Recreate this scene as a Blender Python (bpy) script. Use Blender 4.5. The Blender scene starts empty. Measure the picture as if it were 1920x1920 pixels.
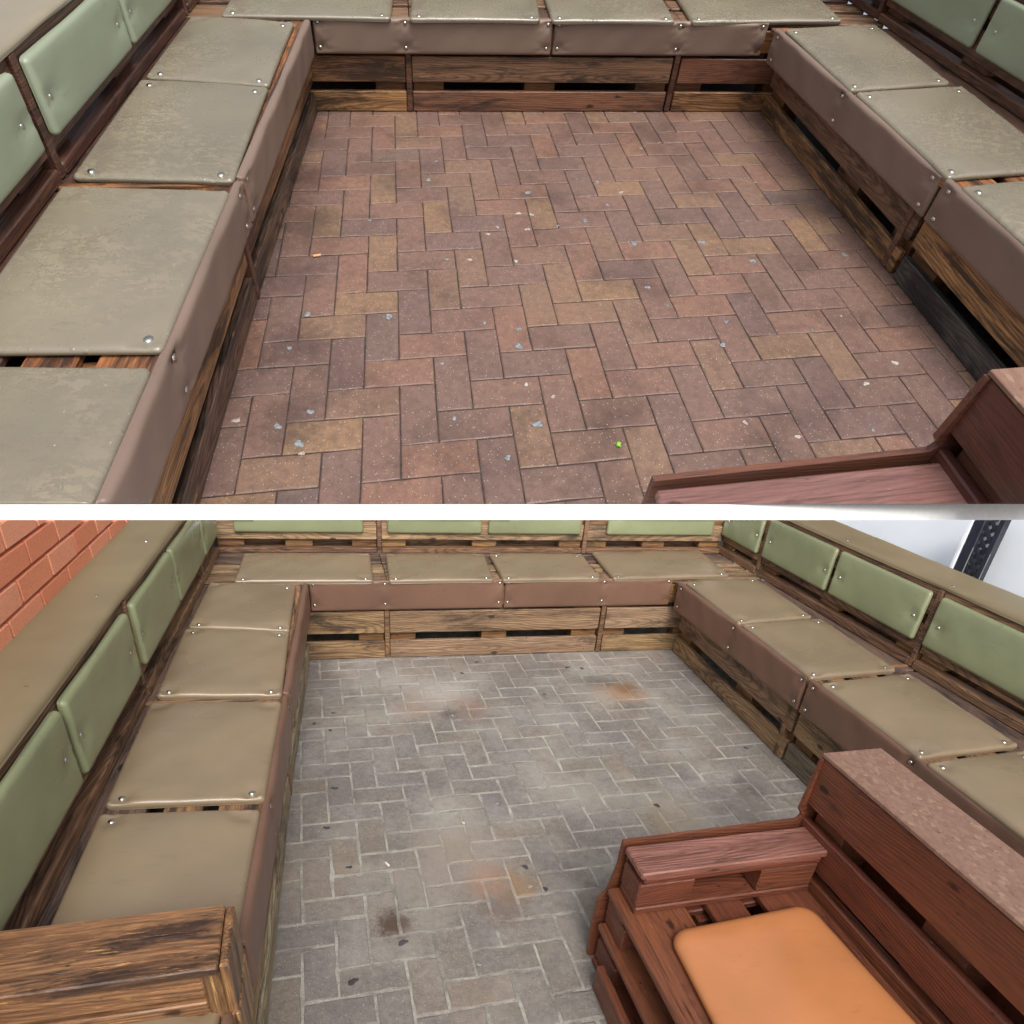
import bpy, bmesh, math, random
import numpy as np
random.seed(7)
SC = bpy.context.scene
COL = SC.collection
# ------------------------------------------------------------------ frames
F0 = 1267.221021
PRM = {'f': 1327.6427954006836, 'c': [950, 1020], 'f0': 1267.2210210173696, 'own': {'A': [[2.2650536733263147, -0.127931639223392, 0.14107070971001973, -0.20609470449542758, 0.4164553007161104, 1.8569428196106903], [960, 487]], 'B': [[2.150571465498052, -0.21815690074273264, 0.2073640017226099, -0.16955960604544465, 0.35448332814724054, 2.3995932370982254], [929, 1433]]}, 'Q': {'A': [[2.45441249191927, -0.1290687690140644, 0.08234971166179365], [-0.20180611216106392, -0.38512932656933063, 1.9948918411567353], [0.21544836422435434, -0.19768770256048715, -0.009572915628333959]], 'B': [[1.877897038926592, -0.18930787111789207, 0.2749659577500838], [-0.210072693614945, 1.1037665598636324, 2.4131431100087117], [-0.10537121706835904, 0.036851803979997814, -0.07056796329821782]]}}
def rod(r):
    r = np.array(r, float); t = np.linalg.norm(r); k = r/t
    K = np.array([[0,-k[2],k[1]],[k[2],0,-k[0]],[-k[1],k[0],0]])
    return np.eye(3)+np.sin(t)*K+(1-np.cos(t))*K@K
F, (CX, CY) = PRM['f'], PRM['c']
FR = {}
for s in 'AB':
    q, co = PRM['own'][s]; r, t, k = PRM['Q'][s]
    R = rod(q[:3]); R2 = rod(r)
    FR[s] = dict(R=R, t=np.array(q[3:]), c=co, R2=R2, t2=np.array(t), C2=-R2.T@np.array(t), kz=math.exp(k[1]))
BIG = 3.7            # the wet yard is the upper, raked terrace, larger and behind the dry one
def fit(s, P):
    """survey coordinates of one yard (metres, x right, y away, z up) -> its camera-survey corrected place"""
    D = FR[s]; P = np.atleast_2d(np.array(P, float))
    X = P@D['R'].T + D['t']
    px = np.stack([X[:,0]/X[:,2], X[:,1]/X[:,2]], 1)*F0 + np.array(D['c'])
    d = np.stack([(px[:,0]-CX)/F, (px[:,1]-CY)/F, np.ones(len(px))], 1)@D['R2']
    lam = (P[:,2]*D['kz']-D['C2'][2])/d[:,2]
    return D['C2'] + d*lam[:,None]
DB, DA = FR['B'], FR['A']
def cam2world(X): return (np.atleast_2d(X)-DB['t2'])@DB['R2']
def toworld(s, P):
    W = fit(s, P)
    if s == 'B': return W
    return cam2world((W@DA['R2'].T + DA['t2'])*BIG)
# ------------------------------------------------------------------ camera, world, sun
cam = bpy.data.objects.new('camera', bpy.data.cameras.new('camera')); COL.objects.link(cam)
from mathutils import Matrix, Vector
R2 = DB['R2']; C2 = DB['C2']
cam.matrix_world = Matrix(((R2[0][0],-R2[1][0],-R2[2][0],C2[0]),(R2[0][1],-R2[1][1],-R2[2][1],C2[1]),(R2[0][2],-R2[1][2],-R2[2][2],C2[2]),(0,0,0,1)))
cam.data.sensor_width = 36; cam.data.lens = F/1920*36
cam.data.shift_x = (960-CX)/1920; cam.data.shift_y = (CY-960)/1920
cam.data.clip_start = .05; cam.data.clip_end = 2000
SC.camera = cam
SUN_EL, SUN_AZ = 46, 186      # azimuth clockwise from +Y
w = bpy.data.worlds.new('World'); SC.world = w; w.use_nodes = True
nt = w.node_tree; nt.nodes.clear()
sky = nt.nodes.new('ShaderNodeTexSky'); sky.sky_type = 'NISHITA'; sky.sun_disc = False
sky.sun_elevation = math.radians(SUN_EL); sky.sun_rotation = math.radians(SUN_AZ)
sky.dust_density = 4; sky.air_density = 1.0
hs = nt.nodes.new('ShaderNodeHueSaturation'); hs.inputs['Saturation'].default_value = .38
bg = nt.nodes.new('ShaderNodeBackground'); bg.inputs['Strength'].default_value = .155
wo = nt.nodes.new('ShaderNodeOutputWorld')
nt.links.new(sky.outputs[0], hs.inputs['Color']); nt.links.new(hs.outputs[0], bg.inputs[0]); nt.links.new(bg.outputs[0], wo.inputs[0])
sl = bpy.data.lights.new('sun', 'SUN'); sl.energy = 2.0; sl.angle = math.radians(30); sl.color = (1,.965,.92)
so = bpy.data.objects.new('sun', sl); COL.objects.link(so)
a_, e_ = math.radians(SUN_AZ), math.radians(SUN_EL)
sd = Vector((math.sin(a_)*math.cos(e_), math.cos(a_)*math.cos(e_), math.sin(e_)))
so.rotation_euler = sd.to_track_quat('Z', 'Y').to_euler()
SC.view_settings.view_transform = 'Standard'; SC.view_settings.look = 'None'
SC.view_settings.exposure = 0.08; SC.view_settings.gamma = 1; SC.view_settings.use_curve_mapping = False
# ------------------------------------------------------------------ materials
def lin(c):
    return tuple((x/255/12.92 if x/255 <= .04045 else ((x/255+.055)/1.055)**2.4) for x in c)+(1,)
class NT:
    def __init__(s, name, rough=.6, spec=.5):
        s.m = bpy.data.materials.new(name); s.m.use_nodes = True; s.t = s.m.node_tree
        s.b = s.t.nodes['Principled BSDF']; s.set(s.b, 'Roughness', rough); s.set(s.b, 'Specular IOR Level', spec)
        a = s.n('ShaderNodeAttribute'); a.attribute_name = 'tc'; s.tc = a.outputs['Vector']
        s.rnd = s.n('ShaderNodeObjectInfo').outputs['Random']
    def n(s, k, **kw):
        x = s.t.nodes.new(k)
        for a, b in kw.items(): setattr(x, a, b)
        return x
    def set(s, node, inp, v):
        if hasattr(v, 'links') or hasattr(v, 'is_linked'): s.t.links.new(v, node.inputs[inp])
        else: node.inputs[inp].default_value = v
    def map(s, v, scale=(1,1,1), loc=(0,0,0)):
        m = s.n('ShaderNodeMapping'); s.set(m, 'Vector', v); m.inputs['Scale'].default_value = scale; m.inputs['Location'].default_value = loc
        return m.outputs[0]
    def noise(s, v, scale, detail=3, rough=.55, dist=0):
        x = s.n('ShaderNodeTexNoise'); s.set(x, 'Vector', v); s.set(x, 'Scale', scale); s.set(x, 'Detail', detail); s.set(x, 'Roughness', rough); s.set(x, 'Distortion', dist)
        return x.outputs['Fac']
    def voro(s, v, scale, feature='F1', out='Distance', rnd=1):
        x = s.n('ShaderNodeTexVoronoi'); x.feature = feature; s.set(x, 'Vector', v); s.set(x, 'Scale', scale); s.set(x, 'Randomness', rnd)
        return x.outputs[out]
    def ramp(s, f, lo, hi, a=0., b=1.):
        x = s.n('ShaderNodeMapRange'); x.clamp = True
        s.set(x, 0, f); x.inputs[1].default_value = lo; x.inputs[2].default_value = hi; x.inputs[3].default_value = a; x.inputs[4].default_value = b
        return x.outputs[0]
    def cramp(s, f, stops, const=False):
        x = s.n('ShaderNodeValToRGB'); s.set(x, 0, f); e = x.color_ramp.elements
        if const: x.color_ramp.interpolation = 'CONSTANT'
        while len(e) < len(stops): e.new(.5)
        for i, (p, c) in enumerate(stops): e[i].position = p; e[i].color = lin(c)
        return x.outputs[0]
    def mix(s, f, a, b, mode='MIX'):
        x = s.n('ShaderNodeMix'); x.data_type = 'RGBA'; x.blend_type = mode
        s.set(x, 0, f)
        s.set(x, 6, lin(a) if isinstance(a, tuple) and len(a) == 3 else a); s.set(x, 7, lin(b) if isinstance(b, tuple) and len(b) == 3 else b)
        return x.outputs[2]
    def math(s, op, a, b=0.):
        x = s.n('ShaderNodeMath'); x.operation = op; s.set(x, 0, a); s.set(x, 1, b); return x.outputs[0]
    def bump(s, h, strength=.3, dist=.01, prev=None):
        x = s.n('ShaderNodeBump'); s.set(x, 'Height', h); x.inputs['Strength'].default_value = strength; x.inputs['Distance'].default_value = dist
        if prev is not None: s.t.links.new(prev, x.inputs['Normal'])
        return x.outputs[0]
    def done(s, color, rough=None, normal=None):
        s.set(s.b, 'Base Color', color)
        if rough is not None: s.set(s.b, 'Roughness', rough)
        if normal is not None: s.t.links.new(normal, s.b.inputs['Normal'])
        return s.m
MATS = {}
def wood(name, light, mid, dark, stain=.5, grain=.6, rough=.55, K=1.25, wear=0.0, wearcol=(205,160,110)):
    if name in MATS: return MATS[name]
    N = NT(name, rough)
    n1 = N.noise(N.map(N.tc, (3,9,9)), 1.0, 3)
    off = N.n('ShaderNodeVectorMath', operation='SCALE'); cc = N.n('ShaderNodeCombineXYZ')
    N.set(cc, 1, n1); N.set(cc, 2, N.noise(N.map(N.tc, (2,6,6), (3,1,8)), 1.0, 2)); N.set(off, 0, cc.outputs[0]); N.set(off, 'Scale', .045)
    ad = N.n('ShaderNodeVectorMath', operation='ADD'); N.set(ad, 0, N.map(N.tc, (.10,1,1))); N.set(ad, 1, off.outputs[0])
    sh = N.n('ShaderNodeVectorMath', operation='ADD'); sx = N.n('ShaderNodeSeparateXYZ'); N.set(sx, 0, N.tc)
    c2 = N.n('ShaderNodeCombineXYZ'); N.set(c2, 2, N.math('MULTIPLY', N.math('SINE', N.math('MULTIPLY', sx.outputs[0], 4.2)), .03)); N.set(sh, 0, ad.outputs[0]); N.set(sh, 1, c2.outputs[0])
    wv = N.n('ShaderNodeTexWave', wave_type='RINGS', rings_direction='X'); N.set(wv, 'Vector', sh.outputs[0]); N.set(wv, 'Scale', 34); N.set(wv, 'Distortion', 1.2); N.set(wv, 'Detail', 2); N.set(wv, 'Detail Scale', .6)
    ring = wv.outputs['Fac']
    fib = N.noise(N.map(N.tc, (6,150,150)), 1.0, 5, .75)
    fib2 = N.noise(N.map(N.tc, (2.2,34,34)), 1.0, 3, .6)
    col = N.mix(N.ramp(fib2, .3, .7), light, mid)
    col = N.mix(N.math('MULTIPLY', N.ramp(ring, .45, .95), grain), col, dark)
    col = N.mix(N.ramp(fib, .47, .66, 0, .75), col, dark)
    # scorched and damp patches with their own outline
    st = N.noise(N.map(N.tc, (2.4,11,11), (9,3,5)), 1.0, 9, .76, .5)
    col = N.mix(N.ramp(st, .60-.20*stain, .70-.17*stain, 0, .88), col, dark)
    ck = N.noise(N.map(N.tc, (1.3,42,42), (4,4,9)), 1.0, 3, .6, .3); crack = N.ramp(N.math('ABSOLUTE', N.math('SUBTRACT', ck, .36)), 0, .012, 1, 0)
    col = N.mix(N.math('MULTIPLY', crack, .7), col, tuple(int(c*.4) for c in dark))
    kn = N.math('ADD', N.voro(N.map(N.tc, (4,9,9), (0,0,.0)), 1.0), N.math('MULTIPLY', N.math('SUBTRACT', N.noise(N.tc, 70, 4), .5), .10))
    col = N.mix(N.ramp(kn, .06, .105, .85, 0), col, tuple(int(c*.45) for c in dark))
    nail = N.voro(N.map(N.tc, (9,16,16), (5,2,2)), 1.0)
    col = N.mix(N.ramp(nail, .035, .06, .8, 0), col, (28,22,18))
    if wear: col = N.mix(N.ramp(N.noise(N.map(N.tc, (9,120,120), (1,7,2)), 1.0, 6, .8), .70-.12*wear, .75-.10*wear, 0, .9), col, wearcol)
    hv = N.n('ShaderNodeHueSaturation'); N.set(hv, 'Color', col); N.set(hv, 'Value', N.ramp(N.rnd, 0, 1, .82*K, 1.16*K)); N.set(hv, 'Hue', N.ramp(N.rnd, 0, 1, .494, .506))
    h = N.math('SUBTRACT', N.math('ADD', N.math('MULTIPLY', fib, .7), N.math('MULTIPLY', ring, .35)), N.math('MULTIPLY', crack, .9))
    MATS[name] = N.done(hv.outputs[0], N.ramp(fib, .3, .7, rough-.10, rough+.15), N.bump(h, .75, .0028))
    return MATS[name]
def vinyl(name, col, rough=.42, wet=0., dust=0., spec=.5):
    N = NT(name, rough, spec)
    big = N.noise(N.tc, 2.2, 4); fine = N.noise(N.tc, 300, 2, .5)
    lo = tuple(int(c*.93) for c in col); hi = tuple(min(255, int(c*1.06)) for c in col)
    c = N.mix(N.ramp(big, .3, .7), lo, hi)
    c = N.mix(N.ramp(N.voro(N.tc, 24), .02, .035, .45, 0), c, tuple(int(x*.5) for x in col))
    r = N.ramp(big, .3, .7, rough-.05, rough+.06)
    leather = N.voro(N.tc, 420)
    nm = N.bump(leather, .10, .0006)
    nm = N.bump(N.noise(N.tc, 11, 2), .22, .006, nm)
    cr = N.noise(N.map(N.tc, (1,1,1), (7,1,4)), 26, 4, .6, 1.8); crz = N.ramp(N.noise(N.tc, 4, 2), .5, .7)
    nm = N.bump(N.math('MULTIPLY', N.ramp(cr, .46, .5), crz), .10, .0012, nm)
    scuff = N.math('MULTIPLY', N.ramp(N.noise(N.map(N.tc, (1,2.5,1), (2,8,1)), 14, 7, .8), .56, .66), .22); c = N.mix(scuff, c, tuple(int(x*.72) for x in col))
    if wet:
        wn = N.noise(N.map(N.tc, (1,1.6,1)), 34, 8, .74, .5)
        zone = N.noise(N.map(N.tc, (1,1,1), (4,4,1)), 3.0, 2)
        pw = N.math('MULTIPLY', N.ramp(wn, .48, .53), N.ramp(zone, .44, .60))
        c = N.mix(N.math('MULTIPLY', pw, .30*wet), c, tuple(min(255, int(x*1.32)) for x in col))  # pale patches: dew plus sky sheen, put into the colour
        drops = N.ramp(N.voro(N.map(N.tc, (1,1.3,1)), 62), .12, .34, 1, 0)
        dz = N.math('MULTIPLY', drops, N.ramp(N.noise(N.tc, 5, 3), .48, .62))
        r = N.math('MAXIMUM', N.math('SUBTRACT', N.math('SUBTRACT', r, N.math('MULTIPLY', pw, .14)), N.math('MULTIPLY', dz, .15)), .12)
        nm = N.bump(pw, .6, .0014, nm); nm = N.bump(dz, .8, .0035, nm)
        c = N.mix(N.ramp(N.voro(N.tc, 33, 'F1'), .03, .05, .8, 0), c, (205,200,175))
    if dust:
        c = N.mix(N.ramp(N.noise(N.tc, 70, 6, .8), .60, .72, 0, .3*dust), c, tuple(min(255, int(x*1.2)) for x in col))
        c = N.mix(N.ramp(N.voro(N.map(N.tc, (1,1,1), (2,3,4)), 28), .02, .03, .7, 0), c, (215,205,185))
    return N.done(c, r, nm)
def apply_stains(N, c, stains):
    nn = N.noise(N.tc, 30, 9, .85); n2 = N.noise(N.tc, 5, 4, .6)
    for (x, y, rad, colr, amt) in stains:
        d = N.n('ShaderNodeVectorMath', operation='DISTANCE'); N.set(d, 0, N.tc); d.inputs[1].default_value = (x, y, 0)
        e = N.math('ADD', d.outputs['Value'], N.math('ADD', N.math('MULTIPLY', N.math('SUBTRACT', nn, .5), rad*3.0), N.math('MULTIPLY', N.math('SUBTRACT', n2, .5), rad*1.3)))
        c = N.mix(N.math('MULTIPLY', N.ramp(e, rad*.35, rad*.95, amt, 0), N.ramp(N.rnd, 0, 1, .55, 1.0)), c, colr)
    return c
def brickmat(name, stops, joint, speck=.5, grime=(60,55,52), grime_amt=.35, gum=(150,155,160), dark=(60,60,62), stains=None, rough=.8, dusty=False):
    N = NT(name, rough, .35)
    c = N.cramp(N.rnd, stops)
    c = N.mix(N.ramp(N.noise(N.tc, 9, 4, .6), .35, .7, 0, .4), c, stops[len(stops)//2][1])
    g = N.noise(N.tc, 3.1, 6, .7); c = N.mix(N.ramp(g, .48, .72, 0, grime_amt), c, grime)
    mott = N.noise(N.tc, 42, 6, .8); c = N.mix(N.ramp(mott, .38, .68, 0, .6), c, tuple(int(x*.66) for x in stops[0][1]))
    grit = N.noise(N.tc, 300, 3, .8); c = N.mix(N.ramp(grit, .56, .70, 0, .7), c, tuple(int(x*.5) for x in stops[0][1]))
    c = N.mix(N.ramp(grit, .40, .31, 0, .45*speck+.1), c, (190,178,165))
    sp = N.voro(N.tc, 92); c = N.mix(N.ramp(sp, .10, .16, speck, 0), c, (222,214,204))
    sp2 = N.voro(N.map(N.tc, (1,1,1), (3,5,1)), 60); c = N.mix(N.ramp(sp2, .07, .11, .8*speck+.1, 0), c, (38,34,34))
    if dusty:
        c = N.mix(N.ramp(N.noise(N.map(N.tc, (1,1,1), (3,3,3)), 2.2, 7, .72), .46, .68, 0, .55), c, (186,180,170)); c = N.mix(N.ramp(N.noise(N.map(N.tc, (1,1,1), (6,1,3)), 1.6, 6, .7), .52, .7, 0, .35), c, (164,146,124))
    if stains: c = apply_stains(N, c, stains)
    h = N.math('ADD', N.math('MULTIPLY', grit, .5), N.math('MULTIPLY', mott, .8))
    return N.done(c, N.ramp(g, .4, .7, rough, rough-.22), N.bump(h, 1.0, .0045))
def plain(name, col, rough=.5, metal=0., var=.12, nscale=20, bump=.15):
    N = NT(name, rough); N.set(N.b, 'Metallic', metal)
    n = N.noise(N.tc, nscale, 4); c = N.mix(N.ramp(n, .3, .7), tuple(int(x*(1-var)) for x in col), tuple(min(255,int(x*(1+var))) for x in col))
    return N.done(c, N.ramp(n, .3, .7, rough-.05, rough+.08), N.bump(n, bump, .002))

STB = [(.10,1.22,0.216,(172,160,146),.7),(.24,1.28,0.176,(182,176,166),.7),(.30,1.12,0.149,(150,112,92),.6),(.05,1.12,0.135,(156,130,110),.5),(.20,1.07,0.0675,(66,56,50),.7),
 (1.10,1.30,0.189,(84,80,76),.75),(1.14,1.17,0.176,(170,132,92),.75),(1.00,1.14,0.203,(172,162,148),.6),(1.20,1.22,0.0945,(120,84,60),.6),
 (.04,.02,0.297,(160,146,130),.6),(.13,-.10,0.121,(172,126,96),.65),(.22,-.16,0.108,(160,128,94),.6),(.14,-.24,0.0945,(112,84,68),.6),(-.22,-.25,0.081,(88,70,58),.95),
 (1.30,.16,0.243,(92,84,76),.6),(1.42,.30,0.135,(80,74,70),.5),(.95,.12,0.189,(158,140,110),.65),(.70,.30,0.243,(170,162,150),.4),(-.35,.5,0.162,(96,92,90),.4),(-.4,1.5,0.189,(100,96,94),.4),(.8,1.55,0.162,(104,100,98),.35)]
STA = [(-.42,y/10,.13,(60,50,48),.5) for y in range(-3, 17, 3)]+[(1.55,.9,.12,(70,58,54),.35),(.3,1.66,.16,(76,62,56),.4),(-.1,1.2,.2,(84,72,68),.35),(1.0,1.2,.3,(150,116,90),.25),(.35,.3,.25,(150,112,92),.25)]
# ---- wet (upper) yard
WA = dict(
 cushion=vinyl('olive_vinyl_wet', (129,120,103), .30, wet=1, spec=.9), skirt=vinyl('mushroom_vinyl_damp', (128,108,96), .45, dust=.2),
 green=vinyl('sage_vinyl_damp', (146,155,133), .32), ledge=vinyl('taupe_vinyl_damp', (150,140,120), .4),
 seat=wood('scorched_seat_pine', (196,132,78), (140,86,54), (34,26,24), .75, .3, .45, 1.0, wear=.2),
 seatrear=wood('dark_rear_seat_pine', (116,86,70), (88,64,52), (36,28,26), .5, .3, .45, 1.0, wear=.2),
 frontgold=wood('golden_stained_pine', (178,132,86), (128,90,60), (36,28,24), .75, .5, .45, wear=.2),
 frontbrown=wood('brown_stained_pine', (140,106,80), (104,76,58), (38,30,26), .6, .5, .45),
 frontred=wood('red_stained_pine', (136,92,70), (104,68,52), (42,30,26), .35, .45, .4),
 frontdark=wood('dark_soaked_pine', (122,96,76), (84,62,50), (26,22,20), .7, .55, .45, wear=.5),
 frontgrey=wood('grey_soaked_pine', (96,90,84), (62,58,55), (24,23,23), .7, .5, .5, wear=.2),
 back=wood('mahogany_stained_pine', (112,76,58), (84,54,42), (36,25,22), .4, .4, .42, wear=.15),
 block=wood('rough_block_pine', (128,88,50), (96,62,38), (44,30,24), .4, .3, .5),
 paint=wood('brown_painted_timber', (102,62,49), (90,54,44), (56,36,30), .2, .12, .36, wear=.35, wearcol=(196,150,118)),
 arm=wood('worn_brown_timber_sky_sheen', (128,92,86), (108,76,72), (70,46,43), .15, .18, .28, wear=.25, wearcol=(205,130,105)),  # sky sheen on the arm top put into its paler base colour
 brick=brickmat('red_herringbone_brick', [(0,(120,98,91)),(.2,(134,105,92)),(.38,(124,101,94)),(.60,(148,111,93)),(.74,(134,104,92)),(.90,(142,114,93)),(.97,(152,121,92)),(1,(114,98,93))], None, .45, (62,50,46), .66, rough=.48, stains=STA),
 joint=plain('dark_damp_joint_sand', (58,48,44), .8, 0, .35, 60, .5))
# ---- dry (lower) yard
WB = dict(
 cushion=vinyl('olive_vinyl_dry', (139,121,97), .29, spec=.7), skirt=vinyl('brown_vinyl_dry', (120,90,74), .44),
 green=vinyl('moss_vinyl_dry', (137,142,108), .30), ledge=vinyl('sand_vinyl_dusty', (136,121,92), .5, dust=1),
 seat=wood('weathered_seat_pine', (178,134,94), (130,94,66), (44,38,36), .75, .3, .6, 1.0, wear=.3),
 seatrear=wood('dusty_rear_seat_pine', (132,108,92), (104,82,68), (48,40,38), .5, .3, .6, 1.0, wear=.2),
 frontgold=wood('golden_dry_pine', (176,146,104), (136,106,74), (58,46,36), .6, .5, .6),
 frontbrown=wood('brown_dry_pine', (166,136,102), (130,102,76), (62,50,40), .5, .45, .6),
 frontred=wood('tan_dry_pine', (162,134,106), (132,104,80), (66,52,42), .45, .4, .65),
 frontdark=wood('silvered_dry_pine', (162,146,116), (128,112,88), (58,50,42), .5, .5, .7),
 frontgrey=wood('grey_dry_pine', (128,116,96), (98,88,72), (52,46,38), .3, .5, .7),
 back=wood('chestnut_stained_pine', (142,106,76), (108,78,56), (46,33,27), .4, .5, .5, wear=.15),
 block=wood('dry_block_pine', (142,104,62), (112,78,46), (52,38,28), .3, .3, .6),
 paint=wood('brown_painted_pallet', (113,65,45), (99,56,40), (62,37,28), .15, .10, .38, wear=.3, wearcol=(190,150,110)),
 arm=wood('worn_brown_pallet_sky_sheen', (150,106,92), (126,84,70), (72,42,34), .15, .2, .28, wear=.25, wearcol=(214,150,100)),  # arm paint paled in colour to carry the sky's reflection, plus worn flecks
 table=wood('varnished_knotty_pine', (168,124,84), (124,86,58), (48,34,28), .6, .22, .38, 1.1, wear=.9, wearcol=(222,172,110)),
 brick=brickmat('grey_herringbone_brick', [(0,(138,132,127)),(.3,(147,139,133)),(.55,(141,134,127)),(.8,(148,137,127)),(.93,(153,139,123)),(1,(136,131,129))], None, .5, (88,83,80), .5, dusty=True,
   stains=STB, rough=.85),
 joint=None)
N = NT('pale_joint_sand', .9)
jc = N.mix(N.ramp(N.noise(N.tc, 6, 6, .75), .38, .62), (128,122,113), (186,181,170)); jc = N.mix(N.ramp(N.noise(N.tc, 120, 4, .8), .5, .75, 0, .6), jc, (92,86,78))
WB['joint'] = N.done(apply_stains(N, jc, STB), None, N.bump(N.noise(N.tc, 150, 4, .8), .9, .004))
MET = plain('zinc_stud_metal', (205,200,190), .22, 1.0, .08)
ORANGE = vinyl('tan_orange_vinyl', (197,130,82), .24, spec=.8)
# osb: pressed flakes under worn brown paint
N = NT('worn_painted_strand_board', .35)
vc = N.n('ShaderNodeTexVoronoi'); N.set(vc, 'Vector', N.map(N.tc, (70,110,1))); N.set(vc, 'Scale', 1.0); vd = N.noise(N.tc, 30, 4)
vs = N.n('ShaderNodeSeparateColor'); N.set(vs, 0, vc.outputs['Color'])
oc = N.cramp(vs.outputs[0], [(0,(130,98,82)),(.5,(138,106,89)),(.9,(145,113,96)),(1,(158,128,106))])
oc = N.mix(N.ramp(N.noise(N.tc, 55, 5, .8), .60, .68, 0, .8), oc, (70,46,38)); oc = N.mix(N.ramp(N.noise(N.map(N.tc,(1,1,1),(5,5,5)), 38, 5, .8), .66, .70, 0, .9), oc, (188,152,116))
OSB = N.done(oc, N.ramp(vd, .3, .7, .28, .45), N.bump(vs.outputs[0], .3, .002))
N = NT('rough_orange_brick', .85); wc = N.cramp(N.rnd, [(0,(232,142,104)),(.5,(238,152,114)),(1,(242,164,128))])
wc = N.mix(N.ramp(N.noise(N.tc, 160, 4, .8), .5, .72, 0, .6), wc, (170,88,62)); wh = N.noise(N.tc, 120, 5, .8)
WALLBRICK = N.done(wc, .85, N.bump(wh, .9, .004))
WALLMORTAR = plain('grey_wall_mortar', (182,166,150), .9, 0, .1, 150, .6)
GUM_A = plain('grey_gum', (124,128,132), .6, 0, .25, 120); GUM_W = plain('white_gum', (166,158,150), .6, 0, .25, 120); GUM_B = plain('dark_gum', (66,64,66), .7, 0, .2)
PANEL = plain('pale_blue_panel_paint', (240,246,254), .35, 0, .02, 3, .02)
TRIM = plain('white_panel_trim', (225,230,236), .35, 0, .03)
DARKMET = plain('dark_blue_trellis_paint', (28,30,40), .35, 0, .2)
BACKGREY = plain('blue_grey_trellis_backlight', (140,150,165), .6, 0, .15, 40)
RENDERW = plain('white_rendered_edge', (232,232,230), .7, 0, .02, 30, .1)
GROUND = plain('grey_concrete_ground', (120,118,114), .9, 0, .12, 8, .3)
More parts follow.
